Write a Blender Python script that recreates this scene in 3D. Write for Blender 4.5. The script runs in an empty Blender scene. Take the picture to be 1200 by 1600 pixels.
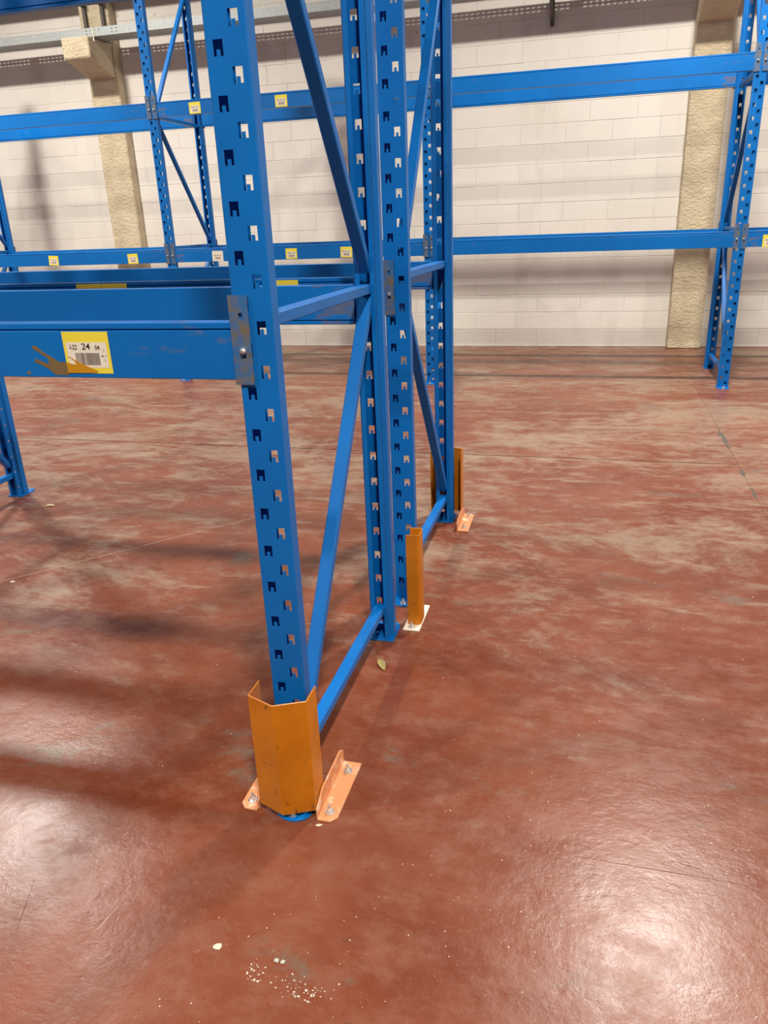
import bpy, math, random
from mathutils import Vector, Matrix
R = random.Random(7)
SC = bpy.context.scene
COL = SC.collection

# ------------------------------------------------------------------ camera
cam = bpy.data.cameras.new('camera'); cam_o = bpy.data.objects.new('camera', cam); COL.objects.link(cam_o)
cam.sensor_fit = 'VERTICAL'; cam.sensor_height = 24.0; cam.lens = 1200.9 / 1600 * 24.0
cam.clip_start = 0.05; cam.clip_end = 100
def camera_axes(pitch, roll, yaw):
    p, r, y = map(math.radians, (pitch, roll, yaw))
    fw = Vector((-math.sin(y) * math.cos(p), math.cos(y) * math.cos(p), -math.sin(p)))
    r0 = Vector((math.cos(y), math.sin(y), 0)); u0 = r0.cross(fw)
    return math.cos(r) * r0 - math.sin(r) * u0, math.sin(r) * r0 + math.cos(r) * u0, fw
cr, cu, cf = camera_axes(20.984, 2.3107, 15.3326)
M = Matrix((cr, cu, -cf)).transposed().to_4x4(); M.translation = (0, 0, 1.5585)
cam_o.matrix_world = M
SC.camera = cam_o

# ------------------------------------------------------------------ world, lamps, exposure
SC.view_settings.view_transform = 'Standard'; SC.view_settings.look = 'None'
SC.view_settings.gamma = 1.0; SC.view_settings.use_curve_mapping = False
SC.view_settings.exposure = 0.0
w = bpy.data.worlds.new('world'); SC.world = w; w.use_nodes = True
w.node_tree.nodes['Background'].inputs[0].default_value = (0.9, 0.95, 1.0, 1)
w.node_tree.nodes['Background'].inputs[1].default_value = 0.02
LAMP_POWER = 400.0
LAMP_Z = 5.65
for ly in (6.08, -1.1):                      # two rows of high-bay lamps, one over each aisle
    for lx in (-13.3, -6.2, 0.91, 8.0):
        ld = bpy.data.lights.new('high_bay_light', 'AREA'); ld.shape = 'DISK'; ld.size = 0.42
        ld.energy = LAMP_POWER; ld.color = (1.0, 0.945, 0.87); ld.spread = math.radians(166)
        lo = bpy.data.objects.new('high_bay_light', ld); COL.objects.link(lo)
        lo.location = (lx, ly, LAMP_Z)

# ------------------------------------------------------------------ material helpers
class NT:
    def __init__(s, name):
        s.m = bpy.data.materials.new(name); s.m.use_nodes = True
        s.t = s.m.node_tree; s.b = s.t.nodes['Principled BSDF']
    def n(s, typ, **kw):
        o = s.t.nodes.new(typ)
        for k, v in kw.items(): setattr(o, k, v)
        return o
    def l(s, a, b): s.t.links.new(a, b)
    def val(s, inp, v):
        if hasattr(v, 'is_linked') or isinstance(v, bpy.types.NodeSocket): s.l(v, inp)
        else: inp.default_value = v
    def coord(s, kind='Object', scale=(1, 1, 1), loc=(0, 0, 0), rot=(0, 0, 0)):
        if kind == 'World': src = s.n('ShaderNodeNewGeometry').outputs['Position']
        else: src = s.n('ShaderNodeTexCoord').outputs[kind]
        mp = s.n('ShaderNodeMapping'); s.l(src, mp.inputs[0])
        mp.inputs['Scale'].default_value = scale; mp.inputs['Location'].default_value = loc; mp.inputs['Rotation'].default_value = rot
        return mp.outputs[0]
    def noise(s, vec, scale, detail=4, rough=0.55, dist=0.0):
        o = s.n('ShaderNodeTexNoise'); s.l(vec, o.inputs['Vector'])
        o.inputs['Scale'].default_value = scale; o.inputs['Detail'].default_value = detail
        o.inputs['Roughness'].default_value = rough; o.inputs['Distortion'].default_value = dist
        return o.outputs[0]
    def ramp(s, fac, a, b, smooth=True):
        o = s.n('ShaderNodeMapRange'); o.interpolation_type = 'SMOOTHSTEP' if smooth else 'LINEAR'
        s.l(fac, o.inputs[0]); o.inputs[1].default_value = a; o.inputs[2].default_value = b
        return o.outputs[0]
    def mix(s, fac, a, b):
        o = s.n('ShaderNodeMix', data_type='RGBA')
        s.val(o.inputs[0], fac)
        s.val(o.inputs[6], a if isinstance(a, bpy.types.NodeSocket) else (*a, 1)); s.val(o.inputs[7], b if isinstance(b, bpy.types.NodeSocket) else (*b, 1))
        return o.outputs[2]
    def math(s, op, a, b=0.0, c=None):
        o = s.n('ShaderNodeMath', operation=op); s.val(o.inputs[0], a); s.val(o.inputs[1], b)
        if c is not None: s.val(o.inputs[2], c)
        return o.outputs[0]
    def bump(s, h, strength, dist):
        o = s.n('ShaderNodeBump'); s.l(h, o.inputs['Height']); o.inputs['Strength'].default_value = strength; o.inputs['Distance'].default_value = dist
        s.l(o.outputs[0], s.b.inputs['Normal'])
    def sep(s, vec):
        o = s.n('ShaderNodeSeparateXYZ'); s.l(vec, o.inputs[0]); return o.outputs
    def done(s, col=None, rough=None, metal=0.0, spec=None):
        if col is not None: s.val(s.b.inputs['Base Color'], col if isinstance(col, bpy.types.NodeSocket) else (*col, 1))
        if rough is not None: s.val(s.b.inputs['Roughness'], rough)
        s.b.inputs['Metallic'].default_value = metal
        if spec is not None: s.b.inputs['Specular IOR Level'].default_value = spec
        return s.m
MAT = {}
BLUE = (0.0, 0.120, 0.41); BLUE2 = (0.0, 0.140, 0.47)
def mat_blue():
    t = NT('blue_rack_paint'); v = t.coord('Object')
    c = t.mix(t.ramp(t.noise(v, 3.0, 3), .35, .7), BLUE, BLUE2)
    sc = t.ramp(t.noise(t.coord('Object', (1, 1, .3)), 55, 5, .7), .70, .80)
    c = t.mix(t.math('MULTIPLY', sc, .35), c, (.16, .22, .32))
    return t.done(c, .40, spec=.3)
def mat_beam():
    # same paint with brown grime where the connectors grip the ends, in blotches of its own shape
    t = NT('blue_beam_paint'); v = t.coord('Object')
    c = t.mix(t.ramp(t.noise(v, 2.0, 3), .35, .7), BLUE, BLUE2)
    x = t.sep(v)[0]
    end = t.ramp(t.math('ABSOLUTE', x), 0.85, 1.38)
    blot = t.ramp(t.math('ADD', t.noise(t.coord('Object', (1, 1, 3.0)), 6.0, 5, .62), t.math('MULTIPLY', end, .17)), .66, .80)
    c = t.mix(t.math('MULTIPLY', blot, .6), c, (.15, .115, .055))
    return t.done(c, .38, spec=.3)
def mat_connector():
    t = NT('grimy_blue_connector_paint'); v = t.coord('Object')
    g = t.math('MULTIPLY', t.ramp(t.noise(v, 22, 5, .65), .40, .64), .9)
    c = t.mix(g, (.016, .115, .31), (.145, .112, .050))
    c = t.mix(t.ramp(t.noise(v, 70, 3), .66, .72), c, (.25, .12, .02))
    return t.done(c, .55)
def mat_orange():
    t = NT('orange_guard_paint'); v = t.coord('Object')
    c = t.mix(t.ramp(t.noise(v, 7, 3), .35, .7), (.50, .150, .003), (.60, .195, .004))
    z = t.sep(v)[2]
    scr = t.ramp(t.noise(t.coord('Object', (1, 1, .35)), 42, 6, .7), .60, .68)
    low = t.ramp(z, .34, .02)
    c = t.mix(t.math('MULTIPLY', scr, t.math('MULTIPLY', low, .9)), c, (.10, .055, .02))
    c = t.mix(t.math('MULTIPLY', t.ramp(t.noise(v, 90, 2), .73, .77), .7), c, (.62, .45, .26))
    c = t.mix(t.math('MULTIPLY', t.ramp(t.noise(t.coord('Object', loc=(3, 1, 2)), 48, 2), .70, .73), .8), c, (.09, .045, .015))
    return t.done(c, .38)
def mat_foot():
    t = NT('dusty_salmon_guard_foot_paint'); v = t.coord('Object')
    c = t.mix(t.ramp(t.noise(v, 22, 5, .65), .50, .68), (.64, .25, .10), (.78, .55, .38))
    return t.done(c, .6)
def mat_foot_pale():
    t = NT('chalky_cream_plate_paint'); v = t.coord('Object')
    c = t.mix(t.ramp(t.noise(v, 18, 5, .65), .55, .72), (.84, .72, .56), (.66, .33, .13))
    return t.done(c, .6)
def mat_steel():
    t = NT('galvanised_steel'); v = t.coord('Object')
    c = t.mix(t.noise(v, 30, 3), (.30, .33, .33), (.46, .49, .48))
    return t.done(c, .55, metal=.4)
def mat_zinc():
    t = NT('bright_zinc_bolt'); return t.done((.72, .71, .69), .30, metal=.8)
def mat_floor():
    t = NT('worn_red_painted_concrete')
    v = t.coord('World'); vs = t.coord('World', (.55, 1.0, 1.0), rot=(0, 0, .03))
    fine = t.noise(t.coord('World', (.7, 1, 1), rot=(0, 0, .05)), 11, 9, .76)
    c = t.mix(t.ramp(t.noise(v, .9, 7, .66), .34, .66), (.140, .032, .012), (.195, .057, .027))
    c = t.mix(t.math('MULTIPLY', t.ramp(fine, .42, .66), .7), c, (.205, .080, .046))
    # worn-through areas of bare, dusty concrete, dragged along the aisle
    far = t.math('MULTIPLY', t.ramp(t.sep(v)[1], 1.2, 4.2), .13)
    wear = t.math('ADD', t.math('ADD', t.noise(vs, 1.25, 11, .78, .5), far), t.math('MULTIPLY', fine, .30))
    c = t.mix(t.math('MULTIPLY', t.ramp(wear, .73, .90), .78), c, (.270, .195, .138))
    st = t.noise(t.coord('World', (.40, 1.2, 1), loc=(5, 2, 0), rot=(0, 0, -.02)), 6, 10, .78)
    c = t.mix(t.math('MULTIPLY', t.ramp(t.math('ADD', st, far), .62, .78), .60), c, (.310, .228, .165))
    c = t.mix(t.math('MULTIPLY', t.ramp(t.noise(t.coord('World', (.7, 1, 1), loc=(31, 7, 0)), 2.1, 10, .76, .4), .57, .67), .60), c, (.125, .107, .080))
    c = t.mix(t.math('MULTIPLY', t.ramp(t.noise(t.coord('World', (.5, 1, 1), loc=(11, 3, 0)), 16, 8, .76), .59, .70), .50), c, (.080, .032, .018))
    # chalky specks and chips of the coating
    sp = t.ramp(t.noise(v, 48, 4, .74), .69, .72)
    c = t.mix(t.math('MULTIPLY', sp, .45), c, (.48, .38, .30))
    chalk = t.math('MULTIPLY', t.ramp(t.noise(v, 1.4, 3), .58, .72), t.ramp(t.noise(v, 30, 8, .8), .53, .64))
    c = t.mix(t.math('MULTIPLY', chalk, .5), c, (.46, .38, .31))
    r = t.math('ADD', t.math('MULTIPLY', t.ramp(wear, .62, .82), .16), t.math('MULTIPLY_ADD', t.noise(v, 12, 8, .74), .20, .155))
    h = t.math('ADD', t.math('MULTIPLY', t.noise(v, 6, 6, .62), .8), t.math('MULTIPLY', t.noise(t.coord('World', (.7, 1, 1)), 60, 6, .7), .18))
    t.bump(h, .30, .010)
    return t.done(c, r, spec=.28)
def mat_block():
    t = NT('white_painted_blockwork'); v = t.coord('World')
    c = t.mix(t.ramp(t.noise(v, .7, 4), .35, .7), (.74, .70, .63), (.68, .64, .565))
    c = t.mix(t.math('MULTIPLY', t.ramp(t.noise(t.coord('World', (1.2, 1, .35)), 1.6, 5, .65), .58, .75), .4), c, (.52, .47, .40))
    dot = t.n('ShaderNodeTexVoronoi'); t.l(v, dot.inputs['Vector']); dot.inputs['Scale'].default_value = 2.4
    c = t.mix(t.math('MULTIPLY', t.ramp(dot.outputs['Distance'], .034, .022), .6), c, (.15, .13, .11))
    t.bump(t.noise(v, 60, 5, .65), .35, .004)
    return t.done(c, .7)
def mat_stucco():
    t = NT('cream_rough_stucco'); v = t.coord('World')
    c = t.mix(t.ramp(t.noise(v, 5, 5, .6), .35, .7), (.66, .56, .38), (.55, .455, .30))
    n1 = t.noise(t.coord('World', (1, 1, 1.5), rot=(0, .5, 0)), 32, 4, .6)
    t.bump(n1, 1.0, .02)
    return t.done(c, .85)
def simple(name, col, rough=.6, metal=0.0):
    t = NT(name); v = t.coord('Object')
    c = t.mix(t.noise(v, 12, 3), tuple(x * .93 for x in col), tuple(min(1, x * 1.06) for x in col))
    return t.done(c, rough, metal)
MAT.update(blue=mat_blue(), beam=mat_beam(), conn=mat_connector(), orange=mat_orange(), foot=mat_foot(), pale=mat_foot_pale(),
           steel=mat_steel(), zinc=mat_zinc(), floor=mat_floor(), block=mat_block(), stucco=mat_stucco(),
           yellow=simple('yellow_label_paper', (.76, .64, .05), .5), paper=simple('white_label_paper', (.74, .69, .58), .5),
           ink=simple('black_label_ink', (.02, .018, .016), .5), greyink=simple('grey_barcode_ink', (.16, .14, .12), .5),
           splash=simple('dried_brown_splash', (.17, .115, .05), .4), amber=simple('amber_glue', (.50, .24, .01), .25),
           red_scratch=simple('dark_red_scratch', (.10, .024, .012), .6), filler=simple('grey_joint_filler', (.085, .07, .055), .9), base=simple('dark_joint_filler', (.05, .035, .028), .9), ceil=simple('grey_ceiling_sheet', (.20, .20, .19), .8),
           grey_wall=simple('grey_cladding', (.22, .22, .21), .8), plain=simple('white_painted_plain_wall', (.70, .67, .61), .75), dark=simple('dark_bracket_steel', (.09, .075, .06), .6),
           leaf=simple('dry_olive_leaf', (.30, .24, .075), .6), leaf2=simple('pale_dry_leaf', (.62, .55, .33), .6),
           chip=simple('cream_paint_chip', (.60, .54, .40), .6), flake=simple('pale_paint_flake', (.62, .52, .42), .6),
           grey_chip=simple('grey_green_chip', (.36, .37, .30), .6))

# ------------------------------------------------------------------ mesh helpers
class MB:
    def __init__(s): s.v = []; s.f = []
    def poly(s, pts):
        i = len(s.v); s.v += [tuple(p) for p in pts]; s.f.append(tuple(range(i, i + len(pts))))
    def box(s, a, b):
        x0, y0, z0 = a; x1, y1, z1 = b; i = len(s.v)
        s.v += [(x0, y0, z0), (x1, y0, z0), (x1, y1, z0), (x0, y1, z0), (x0, y0, z1), (x1, y0, z1), (x1, y1, z1), (x0, y1, z1)]
        s.f += [(i + 3, i + 2, i + 1, i), (i + 4, i + 5, i + 6, i + 7), (i, i + 1, i + 5, i + 4), (i + 1, i + 2, i + 6, i + 5), (i + 2, i + 3, i + 7, i + 6), (i + 3, i, i + 4, i + 7)]
    def prism(s, pts, vec):
        """closed polygon pts (3-D, ordered) swept by vec"""
        n = len(pts); i = len(s.v); v = Vector(vec)
        s.v += [tuple(p) for p in pts] + [tuple(Vector(p) + v) for p in pts]
        s.f.append(tuple(range(i + n - 1, i - 1, -1))); s.f.append(tuple(range(i + n, i + 2 * n)))
        for k in range(n):
            j = (k + 1) % n; s.f.append((i + k, i + j, i + n + j, i + n + k))
    def cyl(s, c, r, h, n=12, r2=None, rot=0.0):
        r2 = r if r2 is None else r2; i = len(s.v)
        for k in range(n):
            a = rot + 2 * math.pi * k / n; s.v.append((c[0] + r * math.cos(a), c[1] + r * math.sin(a), c[2]))
        for k in range(n):
            a = rot + 2 * math.pi * k / n; s.v.append((c[0] + r2 * math.cos(a), c[1] + r2 * math.sin(a), c[2] + h))
        s.f.append(tuple(range(i + n - 1, i - 1, -1))); s.f.append(tuple(range(i + n, i + 2 * n)))
        for k in range(n):
            j = (k + 1) % n; s.f.append((i + k, i + j, i + n + j, i + n + k))
    def mesh(s, name, mat):
        me = bpy.data.meshes.new(name); me.from_pydata(s.v, [], s.f); me.update()
        me.materials.append(MAT[mat] if isinstance(mat, str) else mat)
        return me
    def build(s, name, mat, parent=None, loc=(0, 0, 0), rotz=0.0):
        return obj(name, s.mesh(name, mat), parent, loc, rotz)
def obj(name, data, parent=None, loc=(0, 0, 0), rotz=0.0):
    o = bpy.data.objects.new(name, data); COL.objects.link(o); o.location = loc; o.rotation_euler = (0, 0, rotz)
    if parent: o.parent = parent
    return o
def tag(o, label=None, cat=None, group=None, kind=None):
    if label: o['label'] = label
    if cat: o['category'] = cat
    if group: o['group'] = group
    if kind: o['kind'] = kind
    elif cat: o['kind'] = 'thing'
    return o
def recalc(me):
    import bmesh
    b = bmesh.new(); b.from_mesh(me); bmesh.ops.remove_doubles(b, verts=b.verts, dist=1e-6)
    bmesh.ops.recalc_face_normals(b, faces=b.faces); b.to_mesh(me); b.free(); me.update(); return me
def bake(me, mods, name):
    """apply modifiers to a mesh and return the finished mesh"""
    o = bpy.data.objects.new('tmp', me); COL.objects.link(o)
    for typ, kw in mods:
        m = o.modifiers.new(typ, typ)
        for k, v in kw.items(): setattr(m, k, v)
    dg = bpy.context.evaluated_depsgraph_get(); dg.update()
    r = bpy.data.meshes.new_from_object(o.evaluated_get(dg)); r.name = name
    bpy.data.objects.remove(o); return r
def sheet_grid(us, zs, pos, hole):
    """thin sheet: columns us, rows zs, pos(u_index, z) -> xyz, hole(i, j) -> True when the cell is cut out"""
    import bmesh
    b = bmesh.new(); V = {}
    def vert(i, j):
        if (i, j) not in V: V[(i, j)] = b.verts.new(pos(us[i], zs[j]))
        return V[(i, j)]
    for i in range(len(us) - 1):
        for j in range(len(zs) - 1):
            if hole(.5 * (us[i] + us[i + 1]), .5 * (zs[j] + zs[j + 1])): continue
            b.faces.new((vert(i, j), vert(i + 1, j), vert(i + 1, j + 1), vert(i, j + 1)))
    me = bpy.data.meshes.new('sheet'); b.to_mesh(me); b.free(); return me
def bevelled(mb, name, mat, width=.002):
    me = recalc(mb.mesh(name, mat))
    return bake(me, [('BEVEL', dict(width=width, segments=1, limit_method='ANGLE', angle_limit=math.radians(40)))], name)

# ------------------------------------------------------------------ the setting
WALL_Y = 9.724
X0, X1, Y0, ZC = -15.0, 12.0, -6.0, 6.6
b = MB(); b.box((X0, Y0, -.20), (X1, WALL_Y + .2, -.010)); fl = tag(b.build('floor', 'base'), kind='structure')
JY, JX, G, GX = 5.09, .957, .006, .0008
for a, c in (((X0, Y0), (JX - GX, JY - G)), ((X0, JY + G), (JX - GX, WALL_Y)), ((JX + GX, Y0), (X1, WALL_Y))):
    b = MB(); b.box((a[0], a[1], -.010), (c[0], c[1], 0)); b.build('floor_slab', 'floor', fl)
wall = MB(); wall.box((X0, WALL_Y + .004, 0), (X1, WALL_Y + .2, ZC)); wall = tag(wall.build('wall_back', 'plain'), kind='structure')
for nm, a, c in (('wall_front', (X0, Y0 - .2, 0), (X1, Y0, ZC)), ('wall_left', (X0 - .2, Y0, 0), (X0, WALL_Y, ZC)), ('wall_right', (X1, Y0, 0), (X1 + .2, WALL_Y, ZC))):
    b = MB(); b.box(a, c); tag(b.build(nm, 'grey_wall'), kind='structure')
b = MB(); b.box((X0, Y0, ZC), (X1, WALL_Y + .2, ZC + .15)); tag(b.build('ceiling', 'ceil'), kind='structure')

# painted blocks: 500 x 205 courses in running bond
BW, BH, J = .50, .205, .0028
def block_mb(cx, cz, dy, bw=BW):
    m = MB(); x0, x1, z0, z1 = cx - bw / 2 + J / 2, cx + bw / 2 - J / 2, cz - BH / 2 + J / 2, cz + BH / 2 - J / 2; e = .004
    yf, yb = WALL_Y + dy, WALL_Y + .004
    o_ = [(x0, yf + e * .6, z0), (x1, yf + e * .6, z0), (x1, yf + e * .6, z1), (x0, yf + e * .6, z1)]
    i_ = [(x0 + e, yf, z0 + e), (x1 - e, yf, z0 + e), (x1 - e, yf, z1 - e), (x0 + e, yf, z1 - e)]
    k_ = [(p[0], yb, p[2]) for p in o_]
    m.poly(i_)
    for q in range(4):
        n = (q + 1) % 4; m.poly([o_[q], o_[n], i_[n], i_[q]]); m.poly([k_[q], k_[n], o_[n], o_[q]])
    return m
proto = recalc(block_mb(0, 0, 0).mesh('block', 'block'))
spots = []
for row in range(23):
    for k in range(-22, 10):
        cx = (k + (.5 if row % 2 else 0)) * BW + .11; cz = (row + .5) * BH
        if any(abs(cx - c) < .2 - BW / 2 + .0 for c in (-6.0, 1.04)): continue
        d = math.hypot(cx, WALL_Y) + (6 if (cx < -8.3 or cx > 2.5 or cz > 3.9) else 0) + abs(cz - 1.8) * .2
        spots.append((d, cx, cz))
spots.sort()
rest = MB()
for n, (d, cx, cz) in enumerate(spots):
    dy = R.uniform(-.0012, .0012)
    if n < 300:
        o = obj('block', proto, wall, (cx, dy, cz))
    else:
        m = block_mb(cx, cz, dy); i = len(rest.v); rest.v += m.v; rest.f += [tuple(q + i for q in f) for f in m.f]
o = obj('block_courses', recalc(rest.mesh('block_courses', 'block')), wall); o['kind'] = 'stuff'

# stucco columns with corbels
def column(cx, name, hw=.20):
    m = MB()
    m.box((cx - hw, 9.58, 0), (cx + hw, WALL_Y + .01, ZC))
    c = obj(name, bevelled(m, name, 'stucco', .012))
    k = MB()
    k.prism([(cx - .18, 9.10, 3.43), (cx - .18, 9.585, 3.27), (cx - .18, 9.585, 3.645), (cx - .18, 9.10, 3.645)], (.36, 0, 0))
    o = obj('corbel', bevelled(k, 'corbel', 'stucco', .012), c)
    return tag(c, kind='structure')
column(-6.0, 'column'); column(1.05, 'column', .182)

# ------------------------------------------------------------------ rack hardware
PH = .0865                                   # phase of the slot rows
HU = 4.0                                     # upright height
FZ = .006                                    # foot plate thickness
def make_upright():
    prof = [(-.018, .074), (-.033, .074), (-.033, .067), (-.033, .057), (-.033, .050), (-.047, .040), (-.047, .003), (-.044, 0),
            (-.030, 0), (-.023, 0), (-.015, 0), (-.008, 0), (.008, 0), (.015, 0), (.023, 0), (.030, 0),
            (.044, 0), (.047, .003), (.047, .040), (.033, .050), (.033, .057), (.033, .067), (.033, .074), (.018, .074)]
    zs = {FZ, HU}
    for i in range(41):
        for c in (PH + .1 * i, PH - .05 + .1 * i):
            for d in (-.015, -.003, .015): zs.add(round(c + d, 4))
        for d in (-.024, -.036): zs.add(round(PH + .1 * i + d + .005, 4))
    zs = sorted(z for z in zs if FZ <= z <= HU)
    def hole(u, z):
        i = int(u); a, c = prof[i], prof[i + 1]; x = (a[0] + c[0]) / 2; y = (a[1] + c[1]) / 2
        if y < .001 and a[1] == 0 and c[1] == 0:
            for hx, ph in ((-.019, PH), (.019, PH - .05)):
                dz = ((z - ph + .05) % .1) - .05
                if abs(x - hx) < .0111 and abs(dz) < .015 and not (abs(x - hx) < .004 and dz < -.003) and z > .03: return True
        if abs(abs(x) - .033) < 1e-4 and .057 < y < .067:
            dz = ((z - PH + .025 + .05) % .1) - .05
            if abs(dz) < .0065: return True
        return False
    me = sheet_grid([float(i) for i in range(len(prof))], zs, lambda u, z: (prof[int(u)][0], prof[int(u)][1], z), hole)
    me.materials.append(MAT['blue'])
    return bake(me, [('SOLIDIFY', dict(thickness=.0022, offset=-1.0, use_even_offset=True))], 'upright')
UP = make_upright()
def make_foot():
    m = MB()
    m.prism([(.052 * math.cos(a), -.036 + .042 * math.sin(a), 0) for a in [math.pi + k * math.pi / 10 for k in range(11)]] + [(.052, .079, 0), (-.052, .079, 0)], (0, 0, FZ))
    return bevelled(m, 'foot_plate', 'blue', .001)
FOOT = make_foot()
def bolt_mesh(name='anchor_bolt', s=1.0):
    m = MB(); m.cyl((0, 0, 0), .014 * s, .0025 * s, 14); m.cyl((0, 0, .0025 * s), .0095 * s, .0085 * s, 6, .009 * s); m.cyl((0, 0, .011 * s), .005 * s, .012 * s, 10, .0045 * s)
    return recalc(m.mesh(name, 'zinc'))
BOLT = bolt_mesh()
def brace_mesh(p, q, name):
    """rectangular tube between two points of the frame plane (y, z); flat 42 mm across, 30 mm deep, rounded edges"""
    d = Vector((0, q[0] - p[0], q[1] - p[1])); n = Vector((0, -d.z, d.y)).normalized() * .0155
    P = Vector((0, p[0], p[1])); m = MB(); w2 = .020
    m.prism([P + n + Vector((-w2, 0, 0)), P + n + Vector((w2, 0, 0)), P - n + Vector((w2, 0, 0)), P - n + Vector((-w2, 0, 0))], d)
    return bevelled(m, name, 'blue', .003)
_br = {}
def rack_ladder(x, y, depth, style, label, group):
    root = tag(obj('rack_ladder', None, None, (x, y, 0)), label, 'rack frame', group)
    for yy, rz in ((0, 0), (depth, math.pi)):
        u = obj('upright', UP, root, (0, yy, 0), rz)
        f = obj('foot_plate', FOOT, u); obj('anchor_bolt', BOLT, u, (.0, -.055, FZ))
    key = (round(depth, 3), style)
    if key not in _br:
        a, c = .052, depth - .052; L = []
        for z in (.145, 1.345, 2.545, 3.745): L.append(('horizontal_brace', (a, z), (c, z - .008)))
        fwd = [((a + .02, .20), (c - .01, 1.305)), ((c - .01, 1.395), (a + .02, 2.50)), ((a + .02, 2.595), (c - .01, 3.70))]
        if style == 'B': fwd = [((depth - q[0][0], q[0][1]), (depth - q[1][0], q[1][1])) for q in fwd]
        for q in fwd: L.append(('diagonal_brace', q[0], q[1]))
        _br[key] = [(n, brace_mesh(p, q, n)) for n, p, q in L]
    for n, me in _br[key]: obj(n, me, root)
    return root

BMH = .130
def beam_body(L):
    m = MB(); P = [(0, 0), (0, .1130), (.009, .1130), (.009, .1160), (.002, .1160), (.002, BMH), (.050, BMH), (.050, .0155), (.042, .0155), (.042, .0125), (.048, .0125), (.048, 0)]
    m.prism([(-L / 2, a, z) for a, z in P], (L, 0, 0))
    return bevelled(m, 'beam_body', 'beam', .0014)
def make_connector():
    us = [-.006, .004, .016, .026, .040]; zs = [-.010, .040, .050, .062, .130, .140, .152, .190]
    def hole(u, z): return .016 < u < .026 and (.050 < z < .062 or .140 < z < .152)
    me = sheet_grid(us, zs, lambda u, z: (u, -.0012, z), hole); me.materials.append(MAT['conn'])
    pl = bake(me, [('SOLIDIFY', dict(thickness=.004, offset=1.0))], 'end_connector')
    return pl
CONN_R = make_connector()
def mirror(me, name):
    r = me.copy(); r.name = name; r.transform(Matrix.Diagonal((-1, 1, 1, 1))); r.flip_normals(); return r
CONN_L = mirror(CONN_R, 'end_connector')
def pin_mesh():
    m = MB(); m.cyl((0, 0, 0), .0075, .006, 10); m.cyl((0, 0, .006), .0065, .004, 10, .003)
    me = recalc(m.mesh('safety_pin', 'zinc')); me.transform(Matrix.Rotation(math.pi / 2, 4, 'X')); return me
PIN = pin_mesh()
_bb = {}
def rack_beam(x0, x1, y, z, back, label, group):
    """beam between two upright centre lines x0 < x1; y is the plane of the upright faces it hooks on"""
    L = x1 - x0 - .098; key = round(L, 3)
    if key not in _bb: _bb[key] = beam_body(L)
    root = tag(obj('rack_beam', None, None, ((x0 + x1) / 2, y, z), math.pi if back else 0), label, 'rack beam', group)
    obj('beam_body', _bb[key], root)
    for s, me in ((1, CONN_R), (-1, CONN_L)):
        c = obj('end_connector', me, root, (s * L / 2, 0, 0))
        obj('safety_pin', PIN, c, (s * .021, -.005, .068)); 
    return root

def text_mesh(txt, size, mat, narrow=1.0):
    cu_ = bpy.data.curves.new('txt', 'FONT'); cu_.body = txt; cu_.size = size; cu_.align_x = 'CENTER'; cu_.align_y = 'CENTER'; cu_.extrude = .0001; cu_.offset = size * .012
    o = bpy.data.objects.new('tmp', cu_); COL.objects.link(o)
    dg = bpy.context.evaluated_depsgraph_get(); dg.update()
    me = bpy.data.meshes.new_from_object(o.evaluated_get(dg)); bpy.data.objects.remove(o)
    me.transform(Matrix.Diagonal((narrow, 1, 1, 1))); me.transform(Matrix.Rotation(math.pi / 2, 4, 'X'))
    me.materials.clear(); me.materials.append(MAT[mat]); me.name = 'lettering'; return me
def barcode_mesh(w_, h_, n, seed):
    r = random.Random(seed); m = MB(); x = -w_ / 2
    while x < w_ / 2:
        a = r.choice((.4, .6, .9, 1.3)) * w_ / n; c = r.choice((.25, .35, .6)) * w_ / n
        m.box((x, -.0002, -h_ / 2), (min(x + a, w_ / 2), 0, h_ / 2)); x += a + c
    return m.mesh('barcode', 'greyink')
def panel_mesh(name, w_, h_, th, mat):
    m = MB(); m.box((-w_ / 2, -th, -h_ / 2), (w_ / 2, 0, h_ / 2)); return m.mesh(name, mat)
SMALL = dict(y=panel_mesh('location_label', .118, .098, .0006, 'yellow'), p=panel_mesh('paper_insert', .086, .058, .0004, 'paper'),
             b=barcode_mesh(.055, .022, 9, 3), t=[text_mesh(s, .020, 'ink') for s in ('04', '24', '22')])
def small_label(beam, wx, wz, tilt=0.0, pale=False):
    """yellow sticker with a white insert, three figures and a barcode; wx, wz are the world position on the face"""
    bx = beam.location; lx, lz = wx - bx.x, wz - bx.z
    l = obj('location_label', SMALL['y'] if not pale else PALE, beam, (lx, -.0002, lz)); l.rotation_euler = (0, tilt, 0)
    obj('paper_insert', SMALL['p'], l, (0, -.0006, -.008))
    obj('barcode', SMALL['b'], l, (0, -.0011, -.020))
    for i, dx in enumerate((-.027, 0, .027)): obj('lettering', SMALL['t'][i], l, (dx, -.0012, .006))
    return l
PALE = panel_mesh('location_label', .118, .098, .0006, 'paper')

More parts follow.
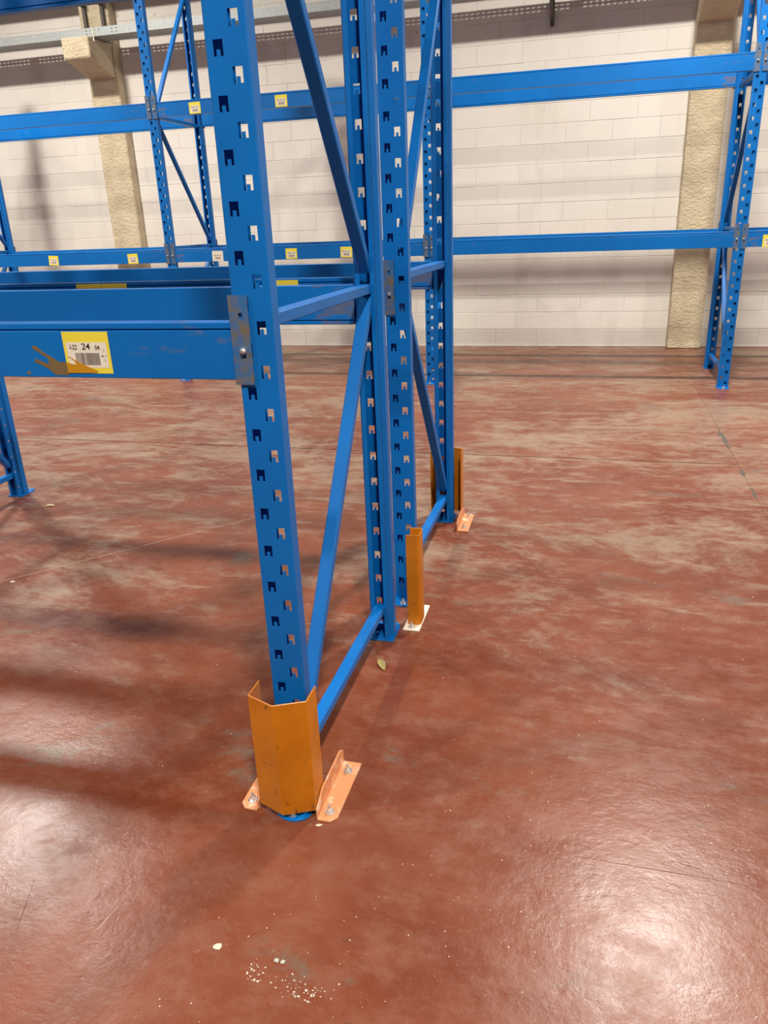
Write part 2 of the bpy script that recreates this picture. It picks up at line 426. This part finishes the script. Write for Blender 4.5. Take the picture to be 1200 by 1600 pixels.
# near double rack: row one (nearest) and row two, back to back
XA, YA, DA = -.733, 1.630, .993
XC, YC, DC = -.714, 2.912, .981
BAY = 2.74
rack_ladder(XA, YA, DA, 'A', 'blue slotted rack frame nearest the camera, its front leg in the V-shaped orange guard', 'near double rack frames')
rack_ladder(XC, YC, DC, 'B', 'blue slotted rack frame right behind the nearest one, narrow orange guard at its front leg', 'near double rack frames')
rack_ladder(XA - BAY, YA, DA, 'A', 'blue rack frame at the far left end of the nearest beam, beyond the picture edge', 'near double rack frames')
rack_ladder(XC - BAY, YC, DC, 'B', 'blue rack frame whose rear leg stands on the floor at the left picture edge', 'near double rack frames')
g = 'near double rack beams'; Z1, Z2 = 1.2185, 2.575
fb = rack_beam(XA - BAY, XA, YA, Z1, False, 'nearest blue step beam carrying the large yellow I-22 24 04 label', g)
rack_beam(XA - BAY, XA, YA + DA, Z1, True, 'blue step beam just behind the labelled nearest beam, inner face towards the camera', g)
cb = rack_beam(XC - BAY, XC, YC, Z1, False, 'blue beam third from the camera, front of the second rack row, mostly hidden', g)
rack_beam(XC - BAY, XC, YC + DC, Z1, True, 'blue beam at the rear of the second rack row, fourth from the camera', g)
rack_beam(XA - BAY, XA, YA, Z2, False, 'upper front beam of the nearest rack row, above the picture', g)
rack_beam(XA - BAY, XA, YA + DA, Z2, True, 'upper rear beam of the nearest rack row, above the picture', g)
rack_beam(XC - BAY, XC, YC, Z2, False, 'upper front beam of the second rack row, above the picture', g)
rack_beam(XC - BAY, XC, YC + DC, Z2, True, 'upper blue beam cutting across the top left picture corner', g)

# big label on the nearest beam
bx = fb.location
lab = obj('location_label', panel_mesh('location_label', .126, .100, .0006, 'yellow'), fb, (-1.1735 - bx.x, -.0002, 1.2795 - bx.z))
obj('paper_insert', panel_mesh('paper_insert', .110, .061, .0004, 'paper'), lab, (.0, -.0006, -.0055))
obj('lettering', text_mesh('I-22', .0165, 'ink', .80), lab, (-.036, -.0012, .0125))
obj('lettering', text_mesh('24', .0215, 'ink', 1.12), lab, (-.001, -.0012, .0140))
obj('lettering', text_mesh('04', .0165, 'ink', .80), lab, (.030, -.0012, .0115))
obj('barcode', barcode_mesh(.066, .029, 26, 5), lab, (.0, -.0011, -.0150))
m = MB(); m.cyl((0, 0, 0), .0028, .0002, 10); me = m.mesh('round_mark', 'greyink'); me.transform(Matrix.Rotation(math.pi / 2, 4, 'X'))
obj('round_mark', me, lab, (.041, -.0010, -.008)); me2 = me.copy(); me2.transform(Matrix.Scale(.6, 4)); obj('round_mark', me2, lab, (.050, -.0010, -.008))
m = MB()
for k in range(5): m.box((.0455, -.0002, .002 + k * .0016), (.0475, 0, .0028 + k * .0016)); m.box((.0455, -.0002, -.022 + k * .0016), (.0475, 0, -.0212 + k * .0016))
m.build('small_print', 'greyink', lab, (0, -.0010, 0))
def flat_poly(name, pts, mat, parent, y, th=.0005):
    px, pz = parent.location.x, parent.location.z
    m = MB(); m.prism([(x - px, y, z - pz) for x, z in pts], (0, -th, 0))
    return obj(name, recalc(m.mesh(name, mat)), parent)
flat_poly('brown_splash', [(-1.3262, 1.2954), (-1.3152, 1.2954), (-1.2968, 1.28), (-1.274, 1.2676), (-1.2583, 1.2568), (-1.2359, 1.257), (-1.2363, 1.2240), (-1.2751, 1.2250), (-1.287, 1.2374), (-1.307, 1.2477), (-1.328, 1.2563), (-1.3225, 1.2642), (-1.3022, 1.2565), (-1.2852, 1.2503), (-1.289, 1.2659), (-1.3081, 1.2783), (-1.3277, 1.2892)], 'splash', fb, -.0001)
flat_poly('amber_smear', [(-1.2299, 1.271), (-1.2263, 1.271), (-1.2023, 1.2572), (-1.1842, 1.2496), (-1.1513, 1.2359), (-1.1558, 1.2312), (-1.2359, 1.2300), (-1.2359, 1.2562), (-1.2091, 1.2502), (-1.212, 1.2590)], 'amber', fb, -.0012)
flat_poly('brown_splash', [(-1.353, 1.2335), (-1.347, 1.2335), (-1.344, 1.229), (-1.347, 1.2245), (-1.353, 1.2245), (-1.356, 1.229)], 'splash', fb, -.0001)
small_label(cb, -2.035, 1.295); small_label(cb, -1.915, 1.295); small_label(cb, -1.165, 1.295)

# wall rack
YW, DW = 7.449, .980
WX = [-9.567, -6.879, -4.191, -1.503, 1.185, 3.873]
wl = ['blue wall-rack frame beyond the left picture edge', 'blue wall-rack frame at the left picture edge above the near beams',
      'blue wall-rack frame standing between the left cream column and the nearest upright',
      'blue wall-rack frame half hidden behind the second near frame', 'blue wall-rack frame at the right beside the right cream column',
      'blue wall-rack frame beyond the right picture edge']
for x, s in zip(WX, wl): rack_ladder(x, YW, DW, 'A', s, 'wall rack frames')
bays = ['far left bay, beyond the picture edge', 'bay crossing the left cream column', 'bay behind the nearest frame', 'wide open bay right of the near frames', 'bay cut off by the right picture edge']
WB = {}
for i in range(5):
    for lv, z, nm in ((0, 1.2035, 'lower'), (1, 2.532, 'upper')):
        for bk, nb in ((False, 'front'), (True, 'rear')):
            WB[i, lv, bk] = rack_beam(WX[i], WX[i + 1], YW + (DW if bk else 0), z, bk, '%s %s beam of the wall rack, %s' % (nm, nb, bays[i]), 'wall rack beams')
for i, lv, x, z, t, pale in ((1, 0, -5.578, 1.256, .05, False), (1, 0, -4.627, 1.252, -.03, False), (2, 0, -3.665, 1.255, .02, True), (2, 0, -2.876, 1.258, .0, False),
                             (2, 0, -2.3125, 1.258, .02, False), (2, 1, -3.735, 2.588, -.02, False), (2, 1, -2.862, 2.588, 0, False), (4, 0, 1.42, 1.25, 0, False)):
    small_label(WB[i, lv, False], x, z, t, pale)

# ------------------------------------------------------------------ upright guards
def guard_sheet(pts, z0, z1, th, name, mat):
    zs = [z0, z1]
    me = sheet_grid([float(i) for i in range(len(pts))], zs, lambda u, z: (pts[int(u)][0], pts[int(u)][1], z), lambda u, z: False)
    me.materials.append(MAT[mat])
    return bake(me, [('SOLIDIFY', dict(thickness=th, offset=0.0, use_even_offset=True)), ('BEVEL', dict(width=.0012, segments=1, limit_method='ANGLE', angle_limit=math.radians(60)))], name)
def foot_angle_mesh(s):
    m = MB()
    m.prism([(s * .090, -.012, 0), (s * .128, -.012, 0), (s * .144, .006, 0), (s * .146, .240, 0), (s * .090, .240, 0)] if s > 0 else
            [(s * .090, .240, 0), (s * .146, .240, 0), (s * .144, .006, 0), (s * .128, -.012, 0), (s * .090, -.012, 0)], (0, 0, .006))
    m.prism([(s * .085, -.004, 0), (s * .085, .240, 0), (s * .085, .240, .046), (s * .085, .215, .062), (s * .085, .05, .062), (s * .085, -.004, .03)], (s * .0055, 0, 0))
    return bevelled(m, 'foot_angle', 'foot', .001)
GP = guard_sheet([(-.081, .072), (-.081, 0), (0, -.033), (.081, .004), (.081, .076)], .022, .382, .004, 'guard_plate', 'orange')
FA = {s: foot_angle_mesh(s) for s in (1, -1)}
def v_guard(loc, rz, label, sides=(1, -1)):
    root = tag(obj('upright_guard', None, None, loc, rz), label, 'rack guard', 'orange upright guards')
    obj('guard_plate', GP, root)
    for s in sides:
        f = obj('foot_angle', FA[s], root)
        for yy in (.022, .195): obj('anchor_bolt', BOLT, f, (s * .116, yy, .006), R.uniform(0, 1))
    return root
v_guard((-.749, 1.583, 0), 0.0, 'large orange V-fronted guard around the foot of the nearest upright')
v_guard((-.709, 3.940, 0), math.pi, 'far orange guard behind the rear leg of the second rack frame', (-1,))
root = tag(obj('upright_guard', None, None, (-.632, 2.725, 0)), 'narrow orange channel guard on a cream plate between the two frames', 'rack guard', 'orange upright guards')
obj('guard_plate', guard_sheet([(-.022, -.038), (.022, -.038), (.030, -.030), (.030, .030), (.022, .038), (-.022, .038)], .006, .400, .0035, 'guard_plate', 'orange'), root)
m = MB(); m.prism([(-.033, -.085, 0), (.034, -.085, 0), (.034, .135, 0), (-.033, .135, 0)], (0, 0, .006))
f = obj('base_plate', bevelled(m, 'base_plate', 'pale', .001), root)
obj('anchor_bolt', BOLT, f, (-.003, -.060, .006)); obj('anchor_bolt', BOLT, f, (-.003, .085, .006))

# ------------------------------------------------------------------ cable trays along the wall
def tray_mesh():
    L0, L1, P_ = -9.0, 3.0, .056
    us = [L0]; x = L0 + .02
    while x + .03 < L1: us += [x, x + .025]; x += P_
    us.append(L1)
    H = .088; zs = [0, .022, .031, .056, .065, H]
    def hole(u, z): 
        k = ((u - L0 - .02) % P_) < .025 and u > L0 + .02 and u < L1 - .03
        return k and (.022 < z < .031 or .056 < z < .065) and (int((u - L0) / P_) % 24) not in (11, 12)
    parts = []
    for yy in (0, .30):
        parts.append(sheet_grid(us, zs, lambda u, z: (u, yy, z), hole))
    import bmesh
    b = bmesh.new()
    for p in parts: b.from_mesh(p)
    for a in ((0, 0), ):
        vs = [b.verts.new(q) for q in ((L0, 0, 0), (L1, 0, 0), (L1, .30, 0), (L0, .30, 0))]; b.faces.new(vs)
    for yy, s in ((0, 1), (.30, -1)):
        vs = [b.verts.new(q) for q in ((L0, yy, H), (L1, yy, H), (L1, yy + s * .012, H), (L0, yy + s * .012, H))]; b.faces.new(vs)
    me = bpy.data.meshes.new('tray'); b.to_mesh(me); b.free(); me.materials.append(MAT['steel'])
    return bake(me, [('SOLIDIFY', dict(thickness=.0016, offset=0.0))], 'cable_tray')
TR = tray_mesh()
t1 = tag(obj('cable_tray', TR, None, (0, 9.20, 3.652)), 'long perforated galvanised cable tray resting on the cream corbels', 'cable tray', 'cable trays')
t2 = tag(obj('cable_tray', TR, None, (0, 9.20, 4.24)), 'upper perforated cable tray high on the wall, above the picture', 'cable tray', 'cable trays')
def bracket(cx, z, y, h0, label):
    root = tag(obj('tray_bracket', None, None, (cx, y, z)), label, 'bracket', 'tray brackets')
    m = MB(); m.box((-.02, -.36, -.040), (.02, .02, -.003)); obj('arm', bevelled(m, 'arm', 'dark', .002), root)
    m = MB(); m.box((-.02, .021, h0), (.02, .051, .06)); obj('post', bevelled(m, 'post', 'dark', .002), root)
    m = MB(); m.prism([(-.015, -.30, -.041), (-.015, -.25, -.041), (-.015, .02, -.17), (-.015, .02, -.21)], (.03, 0, 0)); obj('stay', recalc(m.mesh('stay', 'dark')), root)
    return root
bracket(-6.10, 4.24, 9.51, -.592, 'dark steel post standing on the left corbel, the left one of two')
bracket(-5.86, 4.24, 9.51, -.592, 'dark steel post standing on the left corbel, the right one of two')
bracket(-.58, 3.652, 9.66, -.26, 'dark steel tray bracket high on the wall above the wide open bay')
# strap tying the tray down on the corbel
m = MB(); m.box((-.006, -.004, -.05), (.006, 0, .096)); m.box((-.006, -.004, .090), (.006, .31, .094))
tag(m.build('tie_strap', 'paper', None, (-5.80, 9.196, 3.652)), 'thin white strap around the cable tray at the left corbel', 'strap')

# ------------------------------------------------------------------ litter on the floor
def leaf(loc, rz, s, mat, label):
    m = MB(); n = 8; top = []
    for i in range(n + 1):
        t = i / n; w_ = math.sin(math.pi * min(1, t * .94 + .03)) ** .8 * .36; z = .006 + .10 * (t - .5) ** 2
        top.append([((t - .5) * 2, -w_, z + .55 * w_), ((t - .5) * 2, 0, z), ((t - .5) * 2, w_ * .9, z + .80 * w_)])
    for i in range(n):
        for j in range(2): m.poly([top[i][j], top[i + 1][j], top[i + 1][j + 1], top[i][j + 1]])
    me = recalc(m.mesh('dry_leaf', mat)); me.transform(Matrix.Scale(s, 4)); me = bake(me, [('SOLIDIFY', dict(thickness=.0005))], 'dry_leaf')
    o = tag(obj('dry_leaf', me, None, loc, rz), label, 'leaf', 'dry leaves on the floor'); return o
leaf((-.684, 2.375, .0003), -1.05, .040, 'leaf', 'curled olive dry leaf on the floor beside the low brace')
leaf((-3.11, 3.70, .0003), .35, .030, 'leaf2', 'pale curled dry leaf on the floor at the left')
def chip(loc, s, mat, label, seed, name='paint_chip', h=.0015, rz=0, squash=.6):
    r = random.Random(seed); pts = []
    for k in range(9):
        a = 2 * math.pi * k / 9; q = s * r.uniform(.72, 1.08); pts.append((q * math.cos(a), q * math.sin(a) * squash, 0))
    m = MB(); m.prism(pts, (0, 0, h)); return tag(obj(name, recalc(m.mesh(name, mat)), None, loc, rz), label, 'chip', 'chips on the floor')
chip((-.754, 1.145, .0002), .0125, 'chip', 'large cream paint chip lying on the red floor at the bottom left', 3, rz=.6, squash=.75)
chip((-.607, 1.142, .0002), .0062, 'grey_chip', 'left one of two small grey-green chips near the bottom edge', 5, squash=.9)
chip((-.592, 1.142, .0002), .0062, 'grey_chip', 'right one of two small grey-green chips near the bottom edge', 8, squash=.9)
chip((-2.605, 2.742, .0002), .016, 'flake', 'pale round chip on the floor at the left edge, on the thin scratch', 12)
chip((-.649, 1.556, .0002), .010, 'chip', 'cream crumb on the floor in front of the nearest guard foot', 15, rz=.4, squash=.4)
def flakes(name, regions, n, seed, mat, smin, smax):
    r = random.Random(seed); m = MB()
    for _ in range(n):
        x0, x1, y0, y1 = r.choice(regions); x, y = r.uniform(x0, x1), r.uniform(y0, y1); s = r.uniform(smin, smax) * (.6 + .18 * y); a0 = r.uniform(0, 6)
        k = r.choice((3, 4, 5)); q = r.uniform(.35, 1)
        if -.92 < x < -.50 and (1.45 < y < 4.05): continue
        if -3.6 < x < -3.3 and 3.6 < y < 4.1: continue
        pts = [(x + s * math.cos(a0 + 6.283 * i / k) * r.uniform(.6, 1), y + q * s * math.sin(a0 + 6.283 * i / k) * r.uniform(.6, 1), .0002) for i in range(k)]
        m.prism(pts, (0, 0, .0008))
    return obj(name, recalc(m.mesh(name, mat)))
tag(flakes('paint_flakes', [(-.9, .5, .85, 1.7), (-1.6, 1.0, 1.1, 3.2), (-3.2, 1.6, 2.0, 7.0), (-.1, .5, 1.2, 2.0)], 620, 4, 'flake', .0010, .0032),
    'tiny pale paint flakes sprinkled over the red floor', 'flakes', kind='stuff')
tag(flakes('chalk_crumbs', [(-.66, -.62, 1.085, 1.135), (-.56, -.47, 1.065, 1.10), (-.60, -.45, 1.06, 1.12)], 85, 9, 'flake', .0012, .0055),
    'cluster of white plaster crumbs at the bottom of the picture', 'crumbs', kind='stuff')
# thin scratch drawn across the paint at the left
m = MB(); m.prism([(-2.75, 2.6395, .0001), (-2.749, 2.638, .0001), (-1.60, 3.921, .0001), (-1.601, 3.922, .0001)], (0, 0, .0003))
o = obj('floor_scratch', recalc(m.mesh('floor_scratch', 'flake')), fl)

# dark crumbled filler along the joint by the right wall frame
r = random.Random(21)
for y0, y1, wd in ((5.45, 5.62, .016), (5.62, 5.86, .026), (5.90, 5.96, .012), (4.86, 4.98, .014), (4.45, 4.62, .012)):
    n = 6; L = [(JX - wd * r.uniform(.3, 1), y0 + (y1 - y0) * i / n, .0002) for i in range(n + 1)]; Q = [(JX + wd * r.uniform(.3, 1), y0 + (y1 - y0) * i / n, .0002) for i in range(n, -1, -1)]
    m = MB(); m.prism(L + Q, (0, 0, .0004)); obj('joint_filler', recalc(m.mesh('joint_filler', 'filler')), fl)

# scratches in the floor paint
for a, c, wd, mt in (((.039, 1.595), (.486, 1.590), .0022, 'red_scratch'), ((-1.309, 1.225), (-1.237, 1.053), .0020, 'red_scratch'), ((-1.043, 1.211), (-1.065, 1.091), .0012, 'flake'),
                     ((.046, 1.640), (.095, 1.620), .0015, 'red_scratch'), ((.273, 1.631), (.351, 1.616), .0018, 'red_scratch')):
    d = (Vector(c) - Vector(a)).normalized() * wd; n = (-d.y, d.x)
    m = MB(); mid = ((a[0] + c[0]) / 2, (a[1] + c[1]) / 2)
    m.prism([(a[0], a[1], .0001), (mid[0] - n[0] / 2, mid[1] - n[1] / 2, .0001), (c[0], c[1], .0001), (mid[0] + n[0] / 2, mid[1] + n[1] / 2, .0001)], (0, 0, .0003))
    obj('floor_scratch', recalc(m.mesh('floor_scratch', mt)), fl)
